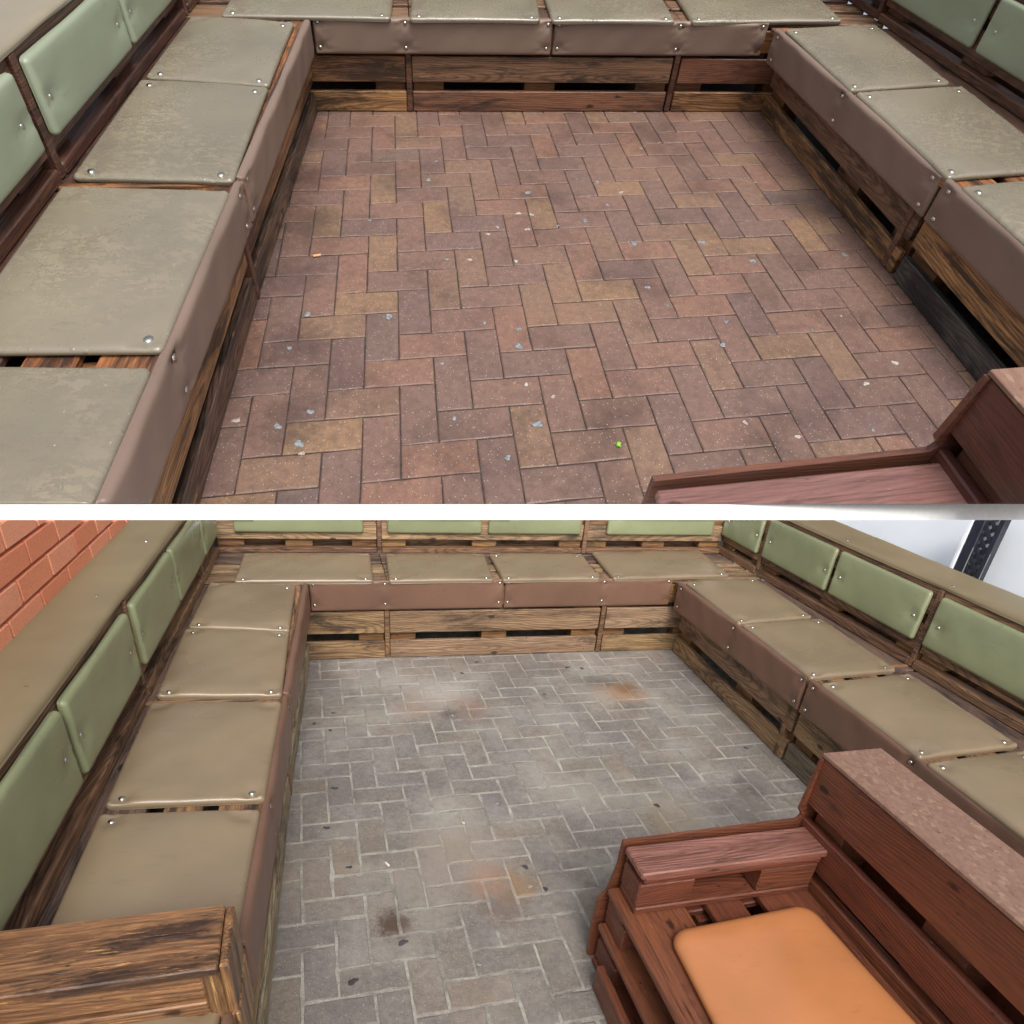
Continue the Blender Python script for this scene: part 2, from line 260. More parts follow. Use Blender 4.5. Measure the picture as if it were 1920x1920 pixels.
# ------------------------------------------------------------------ mesh building
def V(*a): return np.array(a, float)
def unit(v): return v/np.linalg.norm(v)
class MB:
    def __init__(s): s.v=[]; s.f=[]; s.t=[]
    def beam(s, P, U, W_, T, ch=.003, jit=0, tc=None, seg=1):
        """box from corner P along length U, width W_, thickness T, chamfered edges; texture runs along U"""
        P,U,W_,T = map(lambda a: np.array(a, float), (P,U,W_,T))
        lu, lw, lt = np.linalg.norm(U), np.linalg.norm(W_), np.linalg.norm(T)
        u, w_, t = U/lu, W_/lw, T/lt
        ch = min(ch, lt*.3, lw*.3)
        off = np.array(tc) if tc is not None else V(random.uniform(0,60), random.uniform(-.09,.06)+random.randint(0,40), random.uniform(0,.05)+random.randint(0,40)) if tc is None else None
        if tc is None: off = V(random.uniform(0,60), random.uniform(-.10,.02), random.uniform(-.02,.06))
        b = len(s.v)
        def add(a, b_, c):
            p = P + u*a + w_*b_ + t*c
            if jit: p = p + np.array([random.uniform(-jit,jit) for _ in range(3)])
            s.v.append(p); s.t.append(off+V(a,b_,c))
        # two end frames inset + rings
        def ring(a, i):
            add(a, i+ch, i); add(a, lw-i-ch, i); add(a, lw-i, i+ch); add(a, lw-i, lt-i-ch); add(a, lw-i-ch, lt-i); add(a, i+ch, lt-i); add(a, i, lt-i-ch); add(a, i, i+ch)
        cuts = [(0, ch)] + [(x, 0) for x in np.linspace(ch, lu-ch, seg+1)] + [(lu, ch)]
        for a, i in cuts: ring(a, i)
        n = len(cuts)
        for k in range(n-1):
            for j in range(8):
                x0, x1 = b+k*8+j, b+k*8+(j+1)%8
                s.f.append((x0, x0+8, x1+8, x1))
        s.f.append(tuple(b+j for j in range(8))); s.f.append(tuple(b+(n-1)*8+j for j in reversed(range(8))))
        return s
    def pad(s, q, nrm, T=.03, er=.016, rc=.02, n=26, m=26, riv=(), puff=.006, dimple=.011, ds=.028, seed=0, und=.0015):
        """upholstered pad: quad q (4 corners in order), rises along nrm, studs at riv [(s,t)] in 0..1"""
        q = [np.array(p, float) for p in q]; nrm = unit(np.array(nrm, float))
        L = (np.linalg.norm(q[1]-q[0])+np.linalg.norm(q[2]-q[3]))/2; H = (np.linalg.norm(q[3]-q[0])+np.linalg.norm(q[2]-q[1]))/2
        rg = random.Random(seed); ph = [rg.uniform(0,6.3) for _ in range(8)]
        def axis(k, l):
            inner = np.linspace(er*1.6, l-er*1.6, k-8)
            e = np.array([0,.12,.35,.7,1.1])*er
            return np.concatenate([e, inner[0:], l-e[::-1]])
        A = axis(n, L); B_ = axis(m, H)
        off = V(rg.uniform(0,30), rg.uniform(0,30), rg.uniform(0,5))
        rp = [(a*L, b*H) for a, b in riv]
        def pos(x, y, h):
            a, b = x/L, y/H
            return (q[0]*(1-a)+q[1]*a)*(1-b) + (q[3]*(1-a)+q[2]*a)*b + nrm*h
        b0 = len(s.v)
        for y in B_:
            for x in A:
                dx, dy = min(x, L-x), min(y, H-y); X, Y = x, y
                if dx < rc and dy < rc:
                    vx, vy = rc-dx, rc-dy; l2 = math.hypot(vx, vy); mm = max(vx, vy)
                    if l2 > 0:
                        vx, vy = vx*mm/l2, vy*mm/l2
                    ndx, ndy = rc-vx, rc-vy
                    X = ndx if x < L/2 else L-ndx; Y = ndy if y < H/2 else H-ndy
                    d = min(rc-math.hypot(vx, vy), min(ndx, ndy)) if l2 > 0 else rc
                else: d = min(dx, dy)
                k = min(d/er, 1); h = T*(.38+.62*math.sqrt(max(0, 1-(1-k)**2)))
                soft = min(1, d/(.16*min(L,H)+.001)); h += puff*(math.sin(soft*math.pi/2))
                h += und*k*(math.sin(X*17+ph[0])*math.sin(Y*13+ph[1])+.5*math.sin(X*37+Y*29+ph[2]))
                for (rx, ry) in rp:
                    dd = math.hypot(X-rx, Y-ry)
                    h -= dimple*math.exp(-(dd/ds)**2)*k
                    if dd < .09:
                        an = math.atan2(Y-ry, X-rx); h += .0022*k*math.cos(an*7+ph[3])*math.exp(-((dd-.03)/.022)**2)
                s.v.append(pos(X, Y, max(h, 0))); s.t.append(off+V(X, Y, h))
        nA, nB = len(A), len(B_)
        for j in range(nB-1):
            for i in range(nA-1):
                a = b0+j*nA+i; s.f.append((a, a+1, a+1+nA, a+nA))
        ringi = [b0+i for i in range(nA)]+[b0+j*nA+nA-1 for j in range(1,nB)]+[b0+(nB-1)*nA+i for i in range(nA-2,-1,-1)]+[b0+j*nA for j in range(nB-2,0,-1)]
        b1 = len(s.v)
        cen = (q[0]+q[1]+q[2]+q[3])/4
        for r in ringi:
            dv = cen-s.v[r]; dv -= nrm*(dv@nrm); s.v.append(s.v[r]-nrm*T*.38+unit(dv)*er*.55); s.t.append(s.t[r]-V(0,0,.006))
        k = len(ringi)
        for j in range(k): s.f.append((ringi[(j+1)%k], ringi[j], b1+j, b1+(j+1)%k))
        s.f.append(tuple(b1+j for j in range(k)))
        def hat(a, b):
            x, y = a*L, b*H; h = T+puff*.4-dimple*.85
            return pos(x, y, h)
        s.hat = hat
        # orientation
        n0 = np.cross(q[1]-q[0], q[3]-q[0])
        if n0@nrm < 0: s.f = [tuple(reversed(f)) for f in s.f]
        return s
    def dome(s, P, nrm, r=.009, h=.006, k=12):
        nrm = unit(np.array(nrm, float)); t = unit(np.cross(nrm, V(.3,.9,.1))); u = np.cross(nrm, t); b = len(s.v)
        rings = [(1,-.35),(1,0),(.85,.5),(.5,.88)]
        for (a, z) in rings:
            for j in range(k):
                an = j/k*2*math.pi; s.v.append(P+(t*math.cos(an)+u*math.sin(an))*r*a+nrm*h*z); s.t.append(V(a, j, z)*.01)
        s.v.append(P+nrm*h); s.t.append(V(0,0,0))
        for i in range(3):
            for j in range(k): s.f.append((b+i*k+j, b+i*k+(j+1)%k, b+(i+1)*k+(j+1)%k, b+(i+1)*k+j))
        for j in range(k): s.f.append((b+3*k+j, b+3*k+(j+1)%k, b+4*k))
        s.f.append(tuple(b+j for j in reversed(range(k))))
        return s
    def build(s, yard, name, mat, parent=None, smooth=False, kind=None, world=False, clip=True):
        W = np.array(s.v) if world else toworld(yard, s.v)
        ctr = W.mean(0)
        X = (W-DB['C2'])@DB['R2'].T                # survey view axes of the two joined yards
        row = 975 if yard == 'B' else 945
        sd_ = (F*X[:,1]-(row-CY)*X[:,2])*(1 if yard == 'B' else -1)
        if clip and sd_.max() <= 0: return None
        me = bpy.data.meshes.new(name)
        me.from_pydata((W-ctr).tolist(), [], s.f)
        at = me.attributes.new('tc', 'FLOAT_VECTOR', 'POINT'); at.data.foreach_set('vector', np.array(s.t, np.float32).ravel())
        if clip and sd_.min() < 0:
            # the yard ends here: trim against the sloping edge of the terrace
            n_cam = np.array([0, F, -(row-CY)])*(1 if yard == 'B' else -1)
            nw = n_cam@DB['R2']; co = DB['C2']-ctr
            bm = bmesh.new(); bm.from_mesh(me)
            r = bmesh.ops.bisect_plane(bm, geom=bm.verts[:]+bm.edges[:]+bm.faces[:], dist=1e-6, plane_co=co, plane_no=nw, clear_inner=True)
            ed = [e for e in r['geom_cut'] if isinstance(e, bmesh.types.BMEdge)]
            try: bmesh.ops.edgenet_fill(bm, edges=ed, mat_nr=0)
            except Exception: pass
            if not bm.faces: bm.free(); return None
            bm.to_mesh(me); bm.free()
        if smooth: me.polygons.foreach_set('use_smooth', [True]*len(me.polygons))
        me.materials.append(mat)
        o = bpy.data.objects.new(name, me); COL.objects.link(o)
        if parent is not None:
            o.parent = parent; o.location = Vector(ctr)-Vector(WLOC[parent.name])
        else: o.location = ctr
        WLOC[o.name] = tuple(ctr)
        if kind: o['kind'] = kind
        return o
WLOC = {}
def thing(yard, name, label, cat, at, group=None):
    o = bpy.data.objects.new(name, None); COL.objects.link(o); p = toworld(yard, at)[0]
    o.location = p; o.empty_display_size = .1; WLOC[o.name] = tuple(p); o['label'] = label; o['category'] = cat
    if group: o['group'] = group
    return o
def lerp_line(pts):
    pts = sorted(pts)
    def g(y):
        (a0,b0),(a1,b1) = (pts[0], pts[1])
        for i in range(len(pts)-1):
            if y >= pts[i][0]: (a0,b0),(a1,b1) = pts[i], pts[i+1]
        return b0+(b1-b0)*(y-a0)/(a1-a0)
    return g
LS = lerp_line([(-.13,-.546),(.502,-.503),(1.716,-.422)])
LF = lerp_line([(-.505,-.588),(.596,-.533),(1.742,-.447)])
LB = lerp_line([(-.06,-1.02),(1.78,-.925)])
RS = lambda y: 1.602+.002*y
RF = lambda y: 1.633+.0335*y
RB = lambda y: 2.20
BS = lambda x: 1.710-.0162*x
BF = lambda x: 1.731-.029*x
KB = lambda x: 2.255-.02*x
Z = .432

def rect_v(ax, fn, a0, a1, z0, z1, flip=1):
    """vertical quad on the line fn; ax 'y' = runs along y (x=fn(y)), 'x' = runs along x"""
    P = (lambda a, z: V(fn(a), a, z)) if ax == 'y' else (lambda a, z: V(a, fn(a), z))
    return [P(a0,z1), P(a1,z1), P(a1,z0), P(a0,z0)]
def vplank(Y, par, ax, fn, sgn, a0, a1, z0, z1, mat, th=.022, proud=0., name='plank', ch=.003):
    """plank standing on the face line fn, its outer face proud of it; sgn = outward side"""
    P0 = V(fn(a0), a0, z0) if ax == 'y' else V(a0, fn(a0), z0)
    P1 = V(fn(a1), a1, z0) if ax == 'y' else V(a1, fn(a1), z0)
    U = P1-P0; n = unit(V(U[1], -U[0], 0)); 
    ref = V(sgn,0,0) if ax == 'y' else V(0,sgn,0)
    if n@ref < 0: n = -n
    P0 = P0 + n*proud
    return MB().beam(P0, U, V(0,0,z1-z0), -n*th, ch, seg=4).build(Y, name, mat, par)
def hboard(Y, par, ax, fa, fb, a0, a1, z1, mat, th=.022, name='board', ch=.003):
    """flat board, between offset lines fa and fb, along axis from a0 to a1, top at z1"""
    if ax == 'y': c = [V(fa(a0),a0,z1), V(fa(a1),a1,z1), V(fb(a0),a0,z1)]
    else: c = [V(a0,fa(a0),z1), V(a1,fa(a1),z1), V(a0,fb(a0),z1)]
    return MB().beam(c[0], c[1]-c[0], c[2]-c[0], V(0,0,-th), ch, seg=4).build(Y, name, mat, par)
def padded(Y, par, name, q, nrm, mat, riv, T, er, rc, n, m, puff, dimple, seed, ds=.028, skip=(), und=.0015, rr=.009):
    b = MB().pad(q, nrm, T, er, rc, n, m, riv, puff, dimple, ds, seed, und)
    o = b.build(Y, name, mat, par, smooth=True)
    if o is None: return None
    for i, (a, c) in enumerate(riv):
        if i in skip: continue
        P = b.hat(a, c)
        W = toworld(Y, P)[0]; X = (W-DB['C2'])@DB['R2'].T; row = 975 if Y == 'B' else 945
        if (F*X[1]-(row-CY)*X[2])*(1 if Y == 'B' else -1) < .01*X[2]: continue
        MB().dome(P+unit(np.array(nrm,float))*.001, nrm, rr, .006).build(Y, 'stud', MET, o, smooth=True, clip=False)
    return o
def corners(L, H, ix=.04, iy=.035): return [(ix/L,iy/H),(1-ix/L,iy/H),(1-ix/L,1-iy/H),(ix/L,1-iy/H)]
def q3(l, z): return [V(x,y,z) for x, y in l]
def seat_cushion(Y, par, M, l, seed, skip=()):
    q = q3(l, Z+.001); cq = sum(q)/4; q = [p+(p-cq)*.022 for p in q]; L = np.linalg.norm(q[1]-q[0]); H = np.linalg.norm(q[3]-q[0])
    padded(Y, par, 'seat_cushion', q, (0,0,1), M['cushion'], corners(L,H), .024, .013, .014, 36, 36, .006, .012, seed, .028, skip, .0012, .011)
LCUSH = [[(-.885,1.70),(-.485,1.64),(-.51,1.08),(-.915,1.15)],[(-.925,1.12),(-.51,1.055),(-.53,.49),(-.945,.53)],
         [(-.955,.475),(-.53,.43),(-.565,-.135),(-.975,-.105)],[(-.98,-.15),(-.575,-.19),(-.61,-.75),(-1.0,-.72)],[(-1.0,-.77),(-.62,-.80),(-.65,-1.3),(-1.03,-1.3)]]
RCUSH = [[(1.64,1.59),(2.11,1.65),(2.07,1.05),(1.62,1.0)],[(1.63,.97),(2.10,1.015),(2.06,.43),(1.61,.40)],
         [(1.62,.34),(2.09,.38),(2.06,-.2),(1.61,-.22)],[(1.61,-.26),(2.05,-.24),(2.03,-.8),(1.6,-.82)],[(1.6,-.86),(2.04,-.84),(2.03,-1.3),(1.6,-1.3)]]
KCUSH = [[(-.75,2.18),(-.08,2.16),(-.10,1.705),(-.77,1.725)],[(.02,2.15),(.59,2.15),(.54,1.695),(-.01,1.70)],
         [(.63,2.15),(1.20,2.13),(1.15,1.69),(.60,1.69)],[(1.29,2.16),(2.03,2.20),(1.97,1.71),(1.24,1.685)]]
def side_bench(Y, M, side, ymin):
    left = side == 'L'
    yard = 'wet red brick' if Y == 'A' else 'dry grey brick'
    if Y == 'A': lab = 'pallet bench with rain-wet olive cushions along the %s edge of the red brick floor' % ('left' if left else 'right')
    else: lab = ('pallet bench with dry olive cushions below the orange brick wall, beside grey paving' if left else 'pallet bench with dry olive cushions right of the grey paving, below the pale blue panel')
    S, Fr, Bk = (LS, LF, LB) if left else (RS, RF, RB)
    o = 1 if left else -1      # direction pointing from the seat out to the floor
    t = thing(Y, 'pallet_bench', lab, 'bench', (Bk(.5),.5,0))
    far = 1.735 if left else 1.665
    mods = [(.515, far), (ymin, .485)]
    fronts = (('frontdark','frontgold'),('frontdark','frontgold')) if left else (('frontgold','frontbrown'),('frontgrey','frontgold'))
    # inner line for the upper planks: pallet faces
    for k, (y0, y1) in enumerate(mods):
        lo, up = fronts[k]
        if not left: y0, y1 = (y0-.06 if k == 0 else y0), (y1-.05 if k == 1 else y1)
        vplank(Y, t, 'y', Fr, o, y0, y1, .003, .102, M[lo], th=.024)
        vplank(Y, t, 'y', Fr, o, y0, y1, .148, .270, M[up], proud=-.003)
        vplank(Y, t, 'y', Fr, o, y0, y1, .300, Z-.026, M['block'], proud=-.006)
        # blocks behind the gap
        L = y1-y0; spots = [(0,.1),(.46*L,.46*L+.14),(L-.1,L)] if k == 0 else [(L-.1,L),(L-.72,L-.58),(L-1.3,L-1.2)]
        if not left: spots = [(0,.11),(.37*1.0-0,.37+.16),(L-.13,L)] if k == 0 else [(L-.13,L),(L-.7,L-.55)]
        for a, b in spots:
            if a < -.01: continue
            vplank(Y, t, 'y', Fr, o, y0+a, y0+b, .004, Z-.03, M['block'], th=.09, proud=-.03, name='block')
        # seat boards run the length of the pallet
        w0 = lambda f1, f2: (lambda y: S(y)-o*.004+(Bk(y)-S(y))*f1, lambda y: S(y)-o*.004+(Bk(y)-S(y))*f2)
        for bi, (f1, f2) in enumerate(((.0,.30),(.375,.60),(.685,1.03))):
            a, b = w0(f1, f2)
            hboard(Y, t, 'y', a, b, y0, y1, Z, M['seatrear'] if bi == 2 else M['seat'], name='seat_board')
        for yy in (y0+.02, (y0+y1)/2-.05, y1-.12):
            MB().beam(V(S(yy)-o*.03,yy,Z-.024), V(Bk(yy)-S(yy)+o*.05,0,0), V(0,.10,0), V(0,0,-.022)).build(Y,'cross_board',M['block'],t)
        # back face of the seat pallets keeps the inside dark
        vplank(Y, t, 'y', Bk, o, y0, y1, .003, Z-.03, M['back'], proud=-.03, name='rear_board')
    # post covering the pallet joint
    vplank(Y, t, 'y', Fr, o, .487, .513, .003, .43, M['back'], th=.05, proud=.004, name='joint_post')
    MB().beam(V(S(.5)-o*.002,.490,Z+.004), V((Bk(.5)-S(.5))*.99,.012 if left else 0,0), V(0,.02,0), V(0,0,-.06)).build(Y,'joint_strip',M['seat'],t)
    # cushions
    for i, l in enumerate(LCUSH if left else RCUSH):
        if min(p[1] for p in l) < ymin-.35: continue
        l = [(x, max(y, ymin)) for x, y in l]
        skip = {0:(0,), 1:(0,) if False else (), 2:(0,1), 3:(1,)}.get(i, ()) if left else ()
        seat_cushion(Y, t, M, l, 10+i+(50 if left else 0)+(500 if Y=='A' else 0), skip)
    # vinyl skirts with studs
    segs = ([(.513,1.70,[.02,1.0]), (-.66,.498,[.02,.46]), (ymin,-.67,[.04])] if left else [(.412,1.625,[.02,.5,.98]), (-.75,.402,[.02,.5,.98]), (ymin,-.76,[.98])])
    for i, (y0, y1, rv) in enumerate(segs):
        if y1-y0 < .05: continue
        q = rect_v('y', lambda y: S(y)-o*.022, y0, y1, .284, .446)
        L = y1-y0
        sv = {('L',0):[.03],('L',1):[.97,.46],('L',2):[.95],('R',0):[.03,.5,.97],('R',1):[.97,.48,.03],('R',2):[.97]}[(side,i)]
        if left and i == 0: sv = [.03]
        riv = [(a, b) for a in sv for b in (.18,.82)]
        padded(Y, t, 'front_skirt', q, (o,0,0), M['skirt'], riv, .022, .013, .006, 80, 18, .003, .009, 900+i, .024, (), .0014)
        vplank(Y, t, 'y', lambda y: S(y)-o*.022, o, y0+.004, y1-.004, .290, Z+.004, M['back'], th=.012, proud=.0, name='skirt_board')
    # ------- backrest
    mb = [(.565,1.74),(1.79,2.24),(ymin,.535)] if left else [(.505,1.755),(1.785,2.24),(ymin,.475)]
    for k, (y0, y1) in enumerate(mb):
        vplank(Y, t, 'y', Bk, o, y0, y1, .4325, .474, M['back'], th=.055, proud=.012, name='low_rail', ch=.005)
        vplank(Y, t, 'y', Bk, o, y0, y1, .508, .622, M['back'], th=.022)
        vplank(Y, t, 'y', Bk, o, y0, y1, .668, .789, M['back'], th=.022)
        L = y1-y0
        for a, b in ([(0,.13),(L/2-.075,L/2+.075),(L-.13,L)] if L > .7 else [(0,.1),(L-.1,L)]):
            vplank(Y, t, 'y', Bk, o, y0+a, y0+b, .475, .785, M['block'] if Y=='B' else M['back'], th=.078, proud=-.023, name='block')
        vplank(Y, t, 'y', lambda y: Bk(y)-o*.12, o, y0, y1, .43, .52, M['back'], th=.022, name='rear_board')
        vplank(Y, t, 'y', lambda y: Bk(y)-o*.12, o, y0, y1, .60, .785, M['back'], th=.022, name='rear_board')
    for yp in ([.55,1.765] if left else [.49,1.77]):
        vplank(Y, t, 'y', Bk, o, yp-.013, yp+.013, .436, .787, M['back'], th=.07, proud=.010, name='joint_post')
    G = [(1.81,2.2),(1.18,1.78),(.57,1.155),(-.10,.50),(-.74,-.13),(-1.3,-.77)] if left else [(1.80,2.21),(1.15,1.745),(.52,1.12),(-.13,.465),(-.76,-.16),(-1.3,-.79)]
    for i, (y0, y1) in enumerate(G):
        if y1 < ymin+.1: continue
        y0 = max(y0, ymin)
        q = rect_v('y', lambda y: Bk(y)+o*.004, y0, y1, .548, .768)
        L = y1-y0
        padded(Y, t, 'back_cushion', q, (o,0,0), M['green'], [(.045/L,.55),(1-.045/L,.55)], .022, .012, .014, 30, 22, .004, .011, 300+i, .028, (), .0008)
    # padded ledge on top
    wd = .195 if left else .235
    q = [V(Bk(ymin)+o*.012,ymin,.790), V(Bk(2.3)+o*.012,2.3,.790), V(Bk(2.3)-o*wd,2.3,.790), V(Bk(ymin)-o*wd,ymin,.790)]
    L = 2.3-ymin
    ys = [(.53,.35),(-.10,.27),(1.14,.3),(1.75,.3)] if left else [(1.15,.12),(1.18,.82),(.47,.12),(-.2,.12),(1.8,.12)]
    riv = [((y-ymin)/L, b) for y, b in ys if y > ymin+.05]
    padded(Y, t, 'padded_ledge', q, (0,0,1), M['ledge'], riv, .022, .016, .01, 90, 18, .003, .005, 700, .022, (), .001)
    MB().beam(V(Bk(ymin)-o*.004,ymin,.7895), V(Bk(2.3)-Bk(ymin),2.3-ymin,0), V(-o*(wd-.02),0,0), V(0,0,-.018)).build(Y,'ledge_board',M['back'],t)
    return t
def back_bench(Y, M):
    lab = 'pallet bench with wet olive cushions across the far end of the red brick floor' if Y == 'A' else 'pallet bench with four dry olive cushions across the far end of the grey paving'
    t = thing(Y, 'pallet_bench', lab, 'bench', (.6,1.95,0))
    mods = [(-.62,-.042,('frontgold','frontgold')),(-.012,1.192,('frontred','frontbrown')),(1.232,1.80,('frontgold','frontred'))]
    for k, (x0, x1, (lo, up)) in enumerate(mods):
        vplank(Y, t, 'x', BF, -1, x0, x1, .003, .102, M[lo], th=.024)
        vplank(Y, t, 'x', BF, -1, x0, x1, .148, .272, M[up])
        vplank(Y, t, 'x', BF, -1, x0, x1, .300, Z-.026, M['block'], proud=-.004)
    for a, b in ((-.18,-.045),(-.60,-.50),(-.01,.13),(.505,.65),(1.04,1.19),(1.235,1.37),(1.69,1.79)):
        vplank(Y, t, 'x', BF, -1, a, b, .004, Z-.03, M['block'], th=.09, proud=-.024, name='block')
    for xp in (-.027, 1.212):
        vplank(Y, t, 'x', BF, -1, xp-.013, xp+.013, .003, .43, M['back'], th=.05, proud=.002, name='joint_post')
    vplank(Y, t, 'x', lambda x: KB(x)+.03, -1, -.98, 2.2, .003, Z-.03, M['back'], name='rear_board')
    for x0, x1 in ((-.93,-.018),(-.015,1.208),(1.211,2.2)):
        for f1, f2 in ((0,.27),(.345,.56),(.64,.86),(.9,1.03)):
            hboard(Y, t, 'x', lambda x: BS(x)+.03+(KB(x)-BS(x)-.03)*f1, lambda x: BS(x)+.03+(KB(x)-BS(x)-.03)*f2, x0, x1, Z, M['seatrear'] if f1 > .6 else M['frontbrown'], name='seat_board')
        for xx in (x0+.01,(x0+x1)/2-.05,x1-.11):
            MB().beam(V(xx,1.74,Z-.024), V(0,.5,0), V(.1,0,0), V(0,0,-.022)).build(Y,'cross_board',M['block'],t)
    for i, l in enumerate(KCUSH): seat_cushion(Y, t, M, l, 80+i, skip=(0,1) if i in (0,1,3) else ())
    # skirts
    for (x0, x1, rx, sk) in ((-.420,.608,(-.398,-.035,.585),()),(.614,1.612,(.635,1.19,1.585),(5,))):
        q = rect_v('x', lambda x: BS(x)+.024, x0, x1, .284, .446); L = x1-x0
        padded(Y, t, 'front_skirt', q, (0,-1,0), M['skirt'], [((x-x0)/L, b) for x in rx for b in (.13,.80)], .022, .013, .006, 84, 20, .003, .009, 40, .024, sk, .0013)
        vplank(Y, t, 'x', lambda x: BS(x)+.024, -1, x0+.004, x1-.004, .290, Z+.004, M['back'], th=.012, name='skirt_board')
    # backrest
    for x0, x1 in ((-.90,-.025),(.005,1.235),(1.265,2.19)):
        vplank(Y, t, 'x', KB, -1, x0, x1, .4325, .460, M['back'], th=.05, proud=.01, name='low_rail')
        vplank(Y, t, 'x', KB, -1, x0, x1, .506, .60, M['frontbrown'] if Y=='B' else M['back'])
        vplank(Y, t, 'x', KB, -1, x0, x1, .655, .79, M['back'])
        L = x1-x0
        for a, b in ((0,.14),(L/2-.075,L/2+.075),(L-.14,L)):
            vplank(Y, t, 'x', KB, -1, x0+a, x0+b, .461, .785, M['block'], th=.078, proud=-.023, name='block')
        vplank(Y, t, 'x', lambda x: KB(x)+.12, -1, x0, x1, .43, .53, M['back'], name='rear_board')
        vplank(Y, t, 'x', lambda x: KB(x)+.12, -1, x0, x1, .60, .785, M['back'], name='rear_board')
    for xp in (-.01, 1.25):
        vplank(Y, t, 'x', KB, -1, xp-.013, xp+.013, .40, .787, M['back'], th=.06, proud=.012, name='joint_post')
    for i, (x0, x1) in enumerate([(-.80,-.10),(.035,.59),(.63,1.21),(1.38,2.10)]):
        q = rect_v('x', lambda x: KB(x)-.004, x0, x1, .548, .768); L = x1-x0
        padded(Y, t, 'back_cushion', q, (0,-1,0), M['green'], [(.05/L,.5),(1-.05/L,.5)], .022, .012, .014, 30, 20, .004, .011, 330+i)
    q = [V(-.9,KB(-.9)-.01,.79), V(2.2,KB(2.2)-.01,.79), V(2.2,KB(2.2)+.2,.79), V(-.9,KB(-.9)+.2,.79)]
    padded(Y, t, 'padded_ledge', q, (0,0,1), M['ledge'], [], .022, .016, .01, 60, 16, .003, .005, 701)
    return t
def paving(Y, M, ymin):
    zj = -.0055 if Y == 'A' else -.002
    b = MB(); nx, ny = 30, 30; x0, x1, y0, y1 = -1.35, 2.75, ymin-.12, 2.5
    for j in range(ny+1):
        for i in range(nx+1):
            p = V(x0+(x1-x0)*i/nx, y0+(y1-y0)*j/ny, zj); b.v.append(p); b.t.append(p)
    for j in range(ny):
        for i in range(nx):
            a = j*(nx+1)+i; b.f.append((a, a+1, a+nx+2, a+nx+1))
    pv = b.build(Y, 'red_brick_paving' if Y == 'A' else 'grey_brick_paving', M['joint'], None, kind='structure')
    g = .0017 if Y == 'A' else .0026
    cnt = 0
    def brick(u, v, du, dv):
        nonlocal cnt
        ux0, ux1 = u*.1+g, (u+du)*.1-g; uy1, uy0 = -v*.1-g, -(v+dv)*.1+g
        cx_, cy_ = (ux0+ux1)/2, (uy0+uy1)/2
        if cx_ < LF(cy_)-.11 or cx_ > RF(cy_)+.10 or cy_ > BF(cx_)+.11 or cy_ < ymin: return
        dz = random.uniform(-.0012,.0008); tx = random.uniform(-.004,.004); ty = random.uniform(-.004,.004); rt = random.uniform(-.004,.004)
        c = .0028 if Y == 'A' else .004
        m = MB()
        xs = [0,.25,.5,.75,1] if du > dv else [0,.5,1]; ys = [0,.5,1] if du > dv else [0,.25,.5,.75,1]
        out = [(a,0) for a in xs[:-1]]+[(1,b) for b in ys[:-1]]+[(a,1) for a in xs[:0:-1]]+[(0,b) for b in ys[:0:-1]]
        K_ = len(out); jit_ = [(random.uniform(-.0011,.0011), random.uniform(-.0011,.0011), c*random.choice((.6,.8,1,1,1.3,2.2))) for _ in out]
        for ring, z in enumerate((-.02, -c*.9, 0)):
            for (a, b), (jx, jy, cc_) in zip(out, jit_):
                ins = 0 if ring < 2 else cc_
                x = ux0+ins+(ux1-ux0-2*ins)*a; y = uy0+ins+(uy1-uy0-2*ins)*b
                X, Y_ = x-cx_, y-cy_
                m.v.append(V(cx_+X-Y_*rt+jx, cy_+Y_+X*rt+jy, z+dz+(X*tx+Y_*ty if ring else 0))); m.t.append(V(x, y, z))
        for k in (0,K_):
            for j in range(K_): m.f.append((k+j, k+(j+1)%K_, k+K_+(j+1)%K_, k+K_+j))
        m.f.append(tuple(range(2*K_,3*K_)))
        if m.build(Y, 'brick', M['brick'], pv): cnt += 1
    for a in range(-40, 60):
        for bb in range(-12, 12):
            u, v = -a+4*bb, a
            for vv in (v-0,):
                brick(u, vv, 2, 1); brick(u+2, vv, 1, 2)
    return pv, cnt
def spots(Y, pv, lst, mat, r0, r1):
    for (x, y) in lst:
        m = MB(); r = random.uniform(r0, r1); k = 14; ph = random.uniform(0,6)
        for ring, (f_, z) in enumerate([(1,.0004),(.82,.0010),(.4,.0012)]):
            for j in range(k):
                an = j/k*2*math.pi; rr = r*f_*(1+.26*math.sin(2*an+ph)+.16*math.sin(3*an+ph*3)+.10*math.sin(5*an+ph*2)); m.v.append(V(x+rr*math.cos(an), y+rr*math.sin(an)*.9, z)); m.t.append(m.v[-1])
        for a in (0,k):
            for j in range(k): m.f.append((a+j, a+(j+1)%k, a+k+(j+1)%k, a+k+j))
        m.f.append(tuple(2*k+j for j in range(k))); m.f.append(tuple(reversed(range(k))))
        m.build(Y, 'gum_spot', mat, pv, smooth=True)
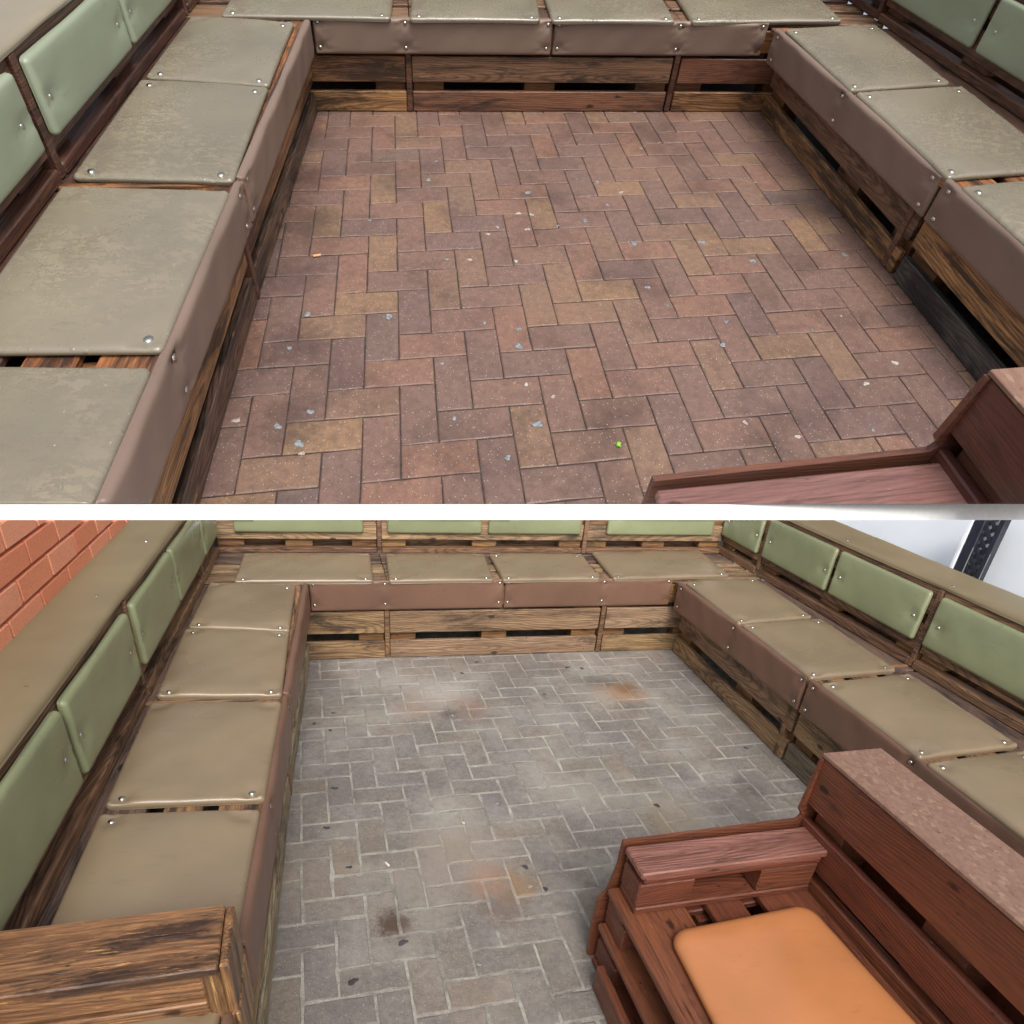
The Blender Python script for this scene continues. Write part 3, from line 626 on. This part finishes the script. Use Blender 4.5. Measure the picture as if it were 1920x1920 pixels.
def armchair(Y, M, dx, dy, ymin):
    lab = 'brown painted pallet armchair at the front right corner of the red brick floor' if Y == 'A' else 'brown painted pallet armchair with strand board top, standing on the grey paving'
    t = thing(Y, 'pallet_armchair', lab, 'armchair', (.7+dx,-.8+dy,0))
    P = M['paint']
    def bx(name, x0, x1, y0, y1, z0, z1, mat=P, along='y', ch=.004):
        y0 = max(y0, ymin-dy)
        if y1 <= y0: return
        if along == 'y': m = MB().beam(V(x0+dx,y0+dy,z0), V(0,y1-y0,0), V(x1-x0,0,0), V(0,0,z1-z0), ch, seg=3)
        elif along == 'x': m = MB().beam(V(x0+dx,y0+dy,z0), V(x1-x0,0,0), V(0,y1-y0,0), V(0,0,z1-z0), ch, seg=3)
        else: m = MB().beam(V(x0+dx,y0+dy,z0), V(0,0,z1-z0), V(x1-x0,0,0), V(0,y1-y0,0), ch, seg=2)
        return m.build(Y, name, mat, t)
    yf, yn = -.495, -1.45
    # seat deck boards
    for a, b in ((.365,.555),(.617,.727),(.785,.95)): bx('seat_board', a, b, yn, yf, .274, .296)
    for a, b in ((-.60,-.50),(-1.02,-.92),(-1.4,-1.3)):
        bx('cross_board', .37, .93, a, b, .250, .272, along='x')
        for x0, x1 in ((.372,.47),(.60,.72),(.83,.93)): bx('block', x0, x1, a-.02, b, .170, .249)
        for x0, x1 in ((.365,.47),(.60,.72),(.83,.93)): bx('block', x0, x1, a-.03, b, .026, .102)
        bx('cross_board', .37, .93, a, b, .104, .125, along='x')
    for a, b in ((.352,.45),(.60,.72),(.82,.93)): bx('skid_board', a, b, yn, yf-.01, .147, .168)
    for a, b in ((.362,.50),(.56,.70),(.80,.93)): bx('deck_board', a, b, yn, yf-.01, .126, .145)
    for a, b in ((.355,.45),(.60,.72),(.82,.93)): bx('skid_board', a, b, yn, yf-.01, .002, .024)
    bx('side_rail', .322, .345, yn, -.60, .002, .10, along='y')
    # armrest: a slice of pallet
    bx('arm_top', .39, .955, -.612, -.498, .428, .450, M['arm'], 'x', .004)
    bx('arm_layer', .405, .945, -.608, -.502, .404, .426, P, 'x')
    for a, b in ((.395,.56),(.765,.945)): bx('block', a, b, -.605, -.502, .322, .402, P, 'x')
    bx('arm_layer', .395, .945, -.608, -.502, .298, .320, P, 'x')
    bx('rear_cleat', .40, .94, -.503, -.498, .330, .42, P, 'x')
    # backrest
    bx('low_rail', .952, .985, yn, -.50, .250, .330)
    bx('back_plank', .950, .974, yn, -.482, .362, .472)
    bx('back_plank', .946, .972, yn, -.478, .522, .676)
    bx('back_plank', 1.105, 1.127, yn, -.478, .522, .676)
    bx('back_plank', 1.105, 1.127, yn, -.478, .06, .24)
    bx('back_plank', 1.105, 1.127, yn, -.478, .26, .44)
    for a, b in ((-.62,-.50),(-1.05,-.92),(-1.44,-1.32)): bx('back_block', .976, 1.10, a, b, .03, .674)
    bx('strand_board_top', .942, 1.132, yn, -.474, .678, .690, OSB, 'y', .002)
    # thin plywood panel closing the far side, stepped like the frame behind it
    pts = [(1.13,.0),(1.13,.672),(.94,.672),(.93,.50),(.945,.478),(.935,.462),(.39,.452),(.388,.36),(.372,.27),(.350,.24),(.345,.10),(.352,.0)]
    m = MB(); n = len(pts)
    for yy in (-.484,-.472):
        for x, z in pts: m.v.append(V(x+dx,yy+dy,z+.002)); m.t.append(V(x,z,yy))
    for j in range(n): m.f.append((j,(j+1)%n,n+(j+1)%n,n+j))
    m.f.append(tuple(range(n-1,-1,-1))); m.f.append(tuple(range(n,2*n)))
    m.build(Y, 'side_panel', P, t)
    return t
# ------------------------------------------------------------------ build both yards
for Y, M, ymin in (('B', WB, -1.35), ('A', WA, -.82)):
    pv, cnt = paving(Y, M, ymin+.1)
    print('bricks', Y, cnt)
    if Y == 'A':
        GA = [(.42,1.04),(-.36,-.07),(.27,-.07),(.26,.22),(.27,.29),(.74,.45),(.76,.69),(-.42,.27),(-.38,.41),(-.34,.03),(-.42,-.01),(.03,1.15),(1.54,.57),(1.17,.56),(-.13,.38),(1.02,.68),(.90,.17),(.61,.84),(.72,1.10)]
        GW = [(.23,.78),(.27,.82),(.36,.90),(.41,.89),(.80,1.02),(.15,.64),(.31,.62),(.85,-.12),(.98,-.18),(.33,.02),(.26,.07),(-.53,.02),(.38,.80),(1.42,.05),(1.28,-.02),(-.35,-.10)]
        spots(Y, pv, GA, GUM_A, .008, .014); spots(Y, pv, GW, GUM_W, .006, .011)
        spots(Y, pv, [(-.2+random.random()*1.8, -.3+random.random()*2) for _ in range(18)], GUM_A, .005, .009)
    else:
        GB = [(-.41,.27),(-.37,.52),(-.34,.04),(.27,-.06),(.31,-.18),(-.35,1.14),(-.37,.98),(-.44,1.05),(.35,1.50),(.46,1.63),(.96,1.51),(1.04,1.49),(.73,1.21),(-.20,-.33),(-.36,-.45),(.91,.21),(1.54,.57)]
        spots(Y, pv, GB, GUM_B, .009, .014)
        spots(Y, pv, [(-.3+random.random()*1.8, -.6+random.random()*2.2) for _ in range(10)], GUM_W, .004, .007)
    side_bench(Y, M, 'L', ymin); back_bench(Y, M); side_bench(Y, M, 'R', ymin)
# armchairs
armchair('B', WB, 0, 0, -1.35)
armchair('A', WA, -.027, -.055, -.72)
# orange loose cushion on the dry armchair
q = q3([(.450,-.695),(.895,-.668),(.925,-1.32),(.415,-1.32)], .297)
o = MB().pad(q, (0,0,1), .028, .024, .055, 50, 50, (), .006, .01, .03, 5, .0016).build('B', 'seat_pad', ORANGE, None, smooth=True)
o['label'] = 'tan orange vinyl seat pad with rounded corners lying on the brown pallet armchair'; o['category'] = 'cushion'
# pallet end table / arm at lower left of the dry yard
t = thing('B', 'end_table', 'golden varnished timber box table with dark knots, at the near end of the left bench', 'table', (-.9,-.78,0))
T_ = WB['table']
def tb(name, P, U, W_, T, ch=.003, mat=T_): return MB().beam(V(*P), V(*U), V(*W_), V(*T), ch, seg=4).build('B', name, mat, t)
tb('top_board', (-1.35,-.695,.578), (.75,.0,0), (0,-.165,0), (0,0,.022))
tb('end_board', (-.598,-.70,.46), (0,0,.138), (0,-.155,0), (.016,0,0))
tb('end_board', (-.596,-.70,.31), (0,0,.148), (0,-.155,0), (.016,0,0))
tb('front_board', (-1.35,-.825,.505), (.715,0,0), (0,0,.068), (0,-.02,0))
tb('front_board', (-1.35,-.825,.44), (.715,0,0), (0,0,.05), (0,-.02,0))
tb('rear_board', (-1.35,-.705,.45), (.74,0,0), (0,0,.12), (0,-.02,0))
tb('corner_block', (-.635,-.71,.31), (0,0,.266), (0,-.135,0), (.035,0,0))
# orange brick wall behind the left ledge of the dry yard
t = thing('B', 'brick_wall', 'orange brick wall with grey mortar rising behind the left padded ledge', 'wall', (-1.2,.5,0))
WX = lerp_line([(-.06,-1.20),(1.78,-1.10)])
def wallbeam(y0, y1, z0, z1, th, name, mat, proud, ch, jit=0, seg=1):
    P0, P1 = V(WX(y0),y0,z0), V(WX(y1),y1,z0); n = unit(V((P1-P0)[1],-(P1-P0)[0],0))
    return MB().beam(P0+n*proud, P1-P0, V(0,0,z1-z0), -n*th, ch, jit=jit, seg=seg).build('B', name, mat, t)
wallbeam(-1.3, 3.0, .02, 1.22, .1, 'mortar', WALLMORTAR, -.0014, .001, seg=20)
for c in range(0, 7):
    z0 = .711+c*.075; ph = .092 if c % 2 == 0 else -.026
    for k in range(-6, 13):
        y0 = ph+k*.2355; 
        if y0 < -1.25 or y0 > 2.6: continue
        wallbeam(y0+.005, y0+.2305, z0+.005, z0+.070, .05, 'brick', WALLBRICK, random.uniform(-.0004,.0008), .002, .0006)
# pale blue panel and dark trellis behind the right ledge
t = thing('B', 'blue_panel', 'long pale blue panel with a white edge strip, left of the narrow dark trellis', 'panel', (2.52,1.9,0))
MB().beam(V(2.50,.775,.02), V(0,4.2,0), V(0,0,1.18), V(.03,0,0), .002, seg=8).build('B', 'board', PANEL, t)
MB().beam(V(2.495,.757,.02), V(0,0,1.18), V(0,.017,0), V(.04,0,0), .002, seg=8).build('B', 'edge_strip', TRIM, t)
t = thing('B', 'trellis', 'narrow dark blue diamond trellis standing between two pale blue panels', 'trellis', (2.52,0,0))
MB().beam(V(2.50,.700,.02), V(0,0,1.18), V(0,.054,0), V(.03,0,0), .003, seg=8).build('B', 'frame_post', DARKMET, t)
MB().beam(V(2.60,.72,.02), V(0,-.14,0), V(0,0,1.15), V(.02,0,0), .003, seg=8).build('B', 'light_backing_board', BACKGREY, t)  # added pale board, its colour standing for light seen through the holes
for k in range(-8, 36):
    y0 = .70-k*.048
    for sgn in (1,-1):
        zb, zt = .70, 1.06; H_ = zt-zb
        ya, yb = y0+(0 if sgn > 0 else -H_), y0+(-H_ if sgn > 0 else 0)
        a0, a1 = 0, 1
        def cl(yv): return (yv-ya)/(yb-ya)
        lo_, hi_ = sorted((cl(.70), cl(.635)))
        a0, a1 = max(0, lo_), min(1, hi_)
        if a1-a0 < .05: continue
        Pa = V(2.512+(.006 if sgn > 0 else 0), ya+(yb-ya)*a0, zb+H_*a0); Pb = V(Pa[0], ya+(yb-ya)*a1, zb+H_*a1)
        d = unit(Pb-Pa); MB().beam(Pa, Pb-Pa, np.cross(d, V(1,0,0))*.019, V(.005,0,0), .001).build('B', 'slat', DARKMET, t)
MB().beam(V(2.50,.605,.02), V(0,0,1.18), V(0,.030,0), V(.03,0,0), .003, seg=8).build('B', 'frame_post', DARKMET, t)
t = thing('B', 'blue_panel', 'pale blue panel right of the narrow dark trellis, at the right edge', 'panel', (2.52,.2,0))
MB().beam(V(2.50,-1.25,.02), V(0,1.84,0), V(0,0,1.13), V(.03,0,0), .002, seg=8).build('B', 'board', PANEL, t)
# small litter
def litter(Y, name, label, cat, x, y, ang, L, r, mat):
    m = MB(); d = V(math.cos(ang), math.sin(ang), 0); n = V(-d[1], d[0], 0); k = 10
    for a in (0, .08, .92, 1):
        for j in range(k):
            an = j/k*2*math.pi; rr = r*(.82 if a in (0,1) else 1); m.v.append(V(x,y,r+.001)+d*L*a+n*rr*math.cos(an)+V(0,0,1)*rr*math.sin(an)); m.t.append(m.v[-1])
    for i in range(3):
        for j in range(k): m.f.append((i*k+j, i*k+(j+1)%k, (i+1)*k+(j+1)%k, (i+1)*k+j))
    m.f.append(tuple(reversed(range(k)))); m.f.append(tuple(3*k+j for j in range(k)))
    o = m.build(Y, name, mat, None, smooth=True); o['label'] = label; o['category'] = cat
WHITE = plain('paper_white', (225,220,205), .7, 0, .05); PEACH = plain('tan_filter_paper', (214,160,110), .7, 0, .1); GREEN = plain('fresh_green', (130,190,60), .5, 0, .1)
litter('A', 'cigarette_end', 'tan cigarette end lying on the red bricks near the left bench', 'cigarette end', -.385, .69, .2, .026, .0045, PEACH)
litter('A', 'green_scrap', 'small bright green scrap lying on the red bricks near the armchair', 'litter', .47, -.165, 1.1, .012, .006, GREEN)
litter('B', 'cigarette_end', 'white cigarette end lying on the grey paving left of the orange stain', 'cigarette end', -.215, .04, -1.1, .024, .004, WHITE)
litter('B', 'paper_scrap', 'tiny cream paper scrap on the grey paving above the white cigarette end', 'litter', .095, .22, -.9, .014, .004, plain('cream_paper', (214,200,160), .7, 0, .1))
# ------------------------------------------------------------------ terrace carrying the upper yard
def camquad(col, row, d): return V((col-CX)/F*d, (row-CY)/F*d, d)
m = MB()
pts = []
for (col, dd, ref) in ((-420,4.1,4.1),(2340,5.2,5.2),(2900,6.7,5.2),(-900,6.7,4.1)):
    X = (col-CX)/F*dd; top = (945-CY)/F*dd+.002
    pts.append((V(X, top, dd), V(X, top+30/F*ref, dd)))
wpts = [cam2world(p)[0] for pr in pts for p in pr]
for p in wpts: m.v.append(p); m.t.append(p)
m.f = [(0,2,3,1),(2,4,5,3),(4,6,7,5),(6,0,1,7),(0,6,4,2),(1,3,5,7)]
o = m.build('A', 'terrace_edge', RENDERW, None, kind='structure', world=True, clip=False)
# body of the terrace under the raked paving
m = MB()
C_ = DB['C2']
def on_floor(col, row):
    """where the edge line of the terrace meets its raked floor plane"""
    p0, p1, p2 = [toworld('A', p)[0] for p in ((0,0,-.03),(1,0,-.03),(0,1,-.03))]
    n = np.cross(p1-p0, p2-p0); d = cam2world(camquad(col, row, 1.0))[0]-C_
    return C_+d*((p0-C_)@n/(d@n))
front = [on_floor(-150, 780), on_floor(2050, 780)]; rear = [toworld('A', (x, 2.45, -.03))[0] for x in (2.7, -1.3)]
top = front+rear
for p in top: m.v.append(p); m.t.append(p)
for i_, p in enumerate(top): m.v.append(V(p[0],p[1],-.21)); m.t.append(m.v[-1])
m.f = [(0,1,2,3),(4,7,6,5)]+[(j,4+j,4+(j+1)%4,(j+1)%4) for j in range(4)]
m.build('A', 'terrace_base', RENDERW, None, kind='structure', world=True, clip=False)
# ground to the horizon
m = MB(); S_ = 600
for x, y in ((-S_,-S_),(S_,-S_),(S_,S_),(-S_,S_)): m.v.append(V(x,y,-.22)); m.t.append(V(x,y,0))
m.f = [(0,1,2,3)]
m.build('B', 'ground', GROUND, None, kind='structure', world=True, clip=False)
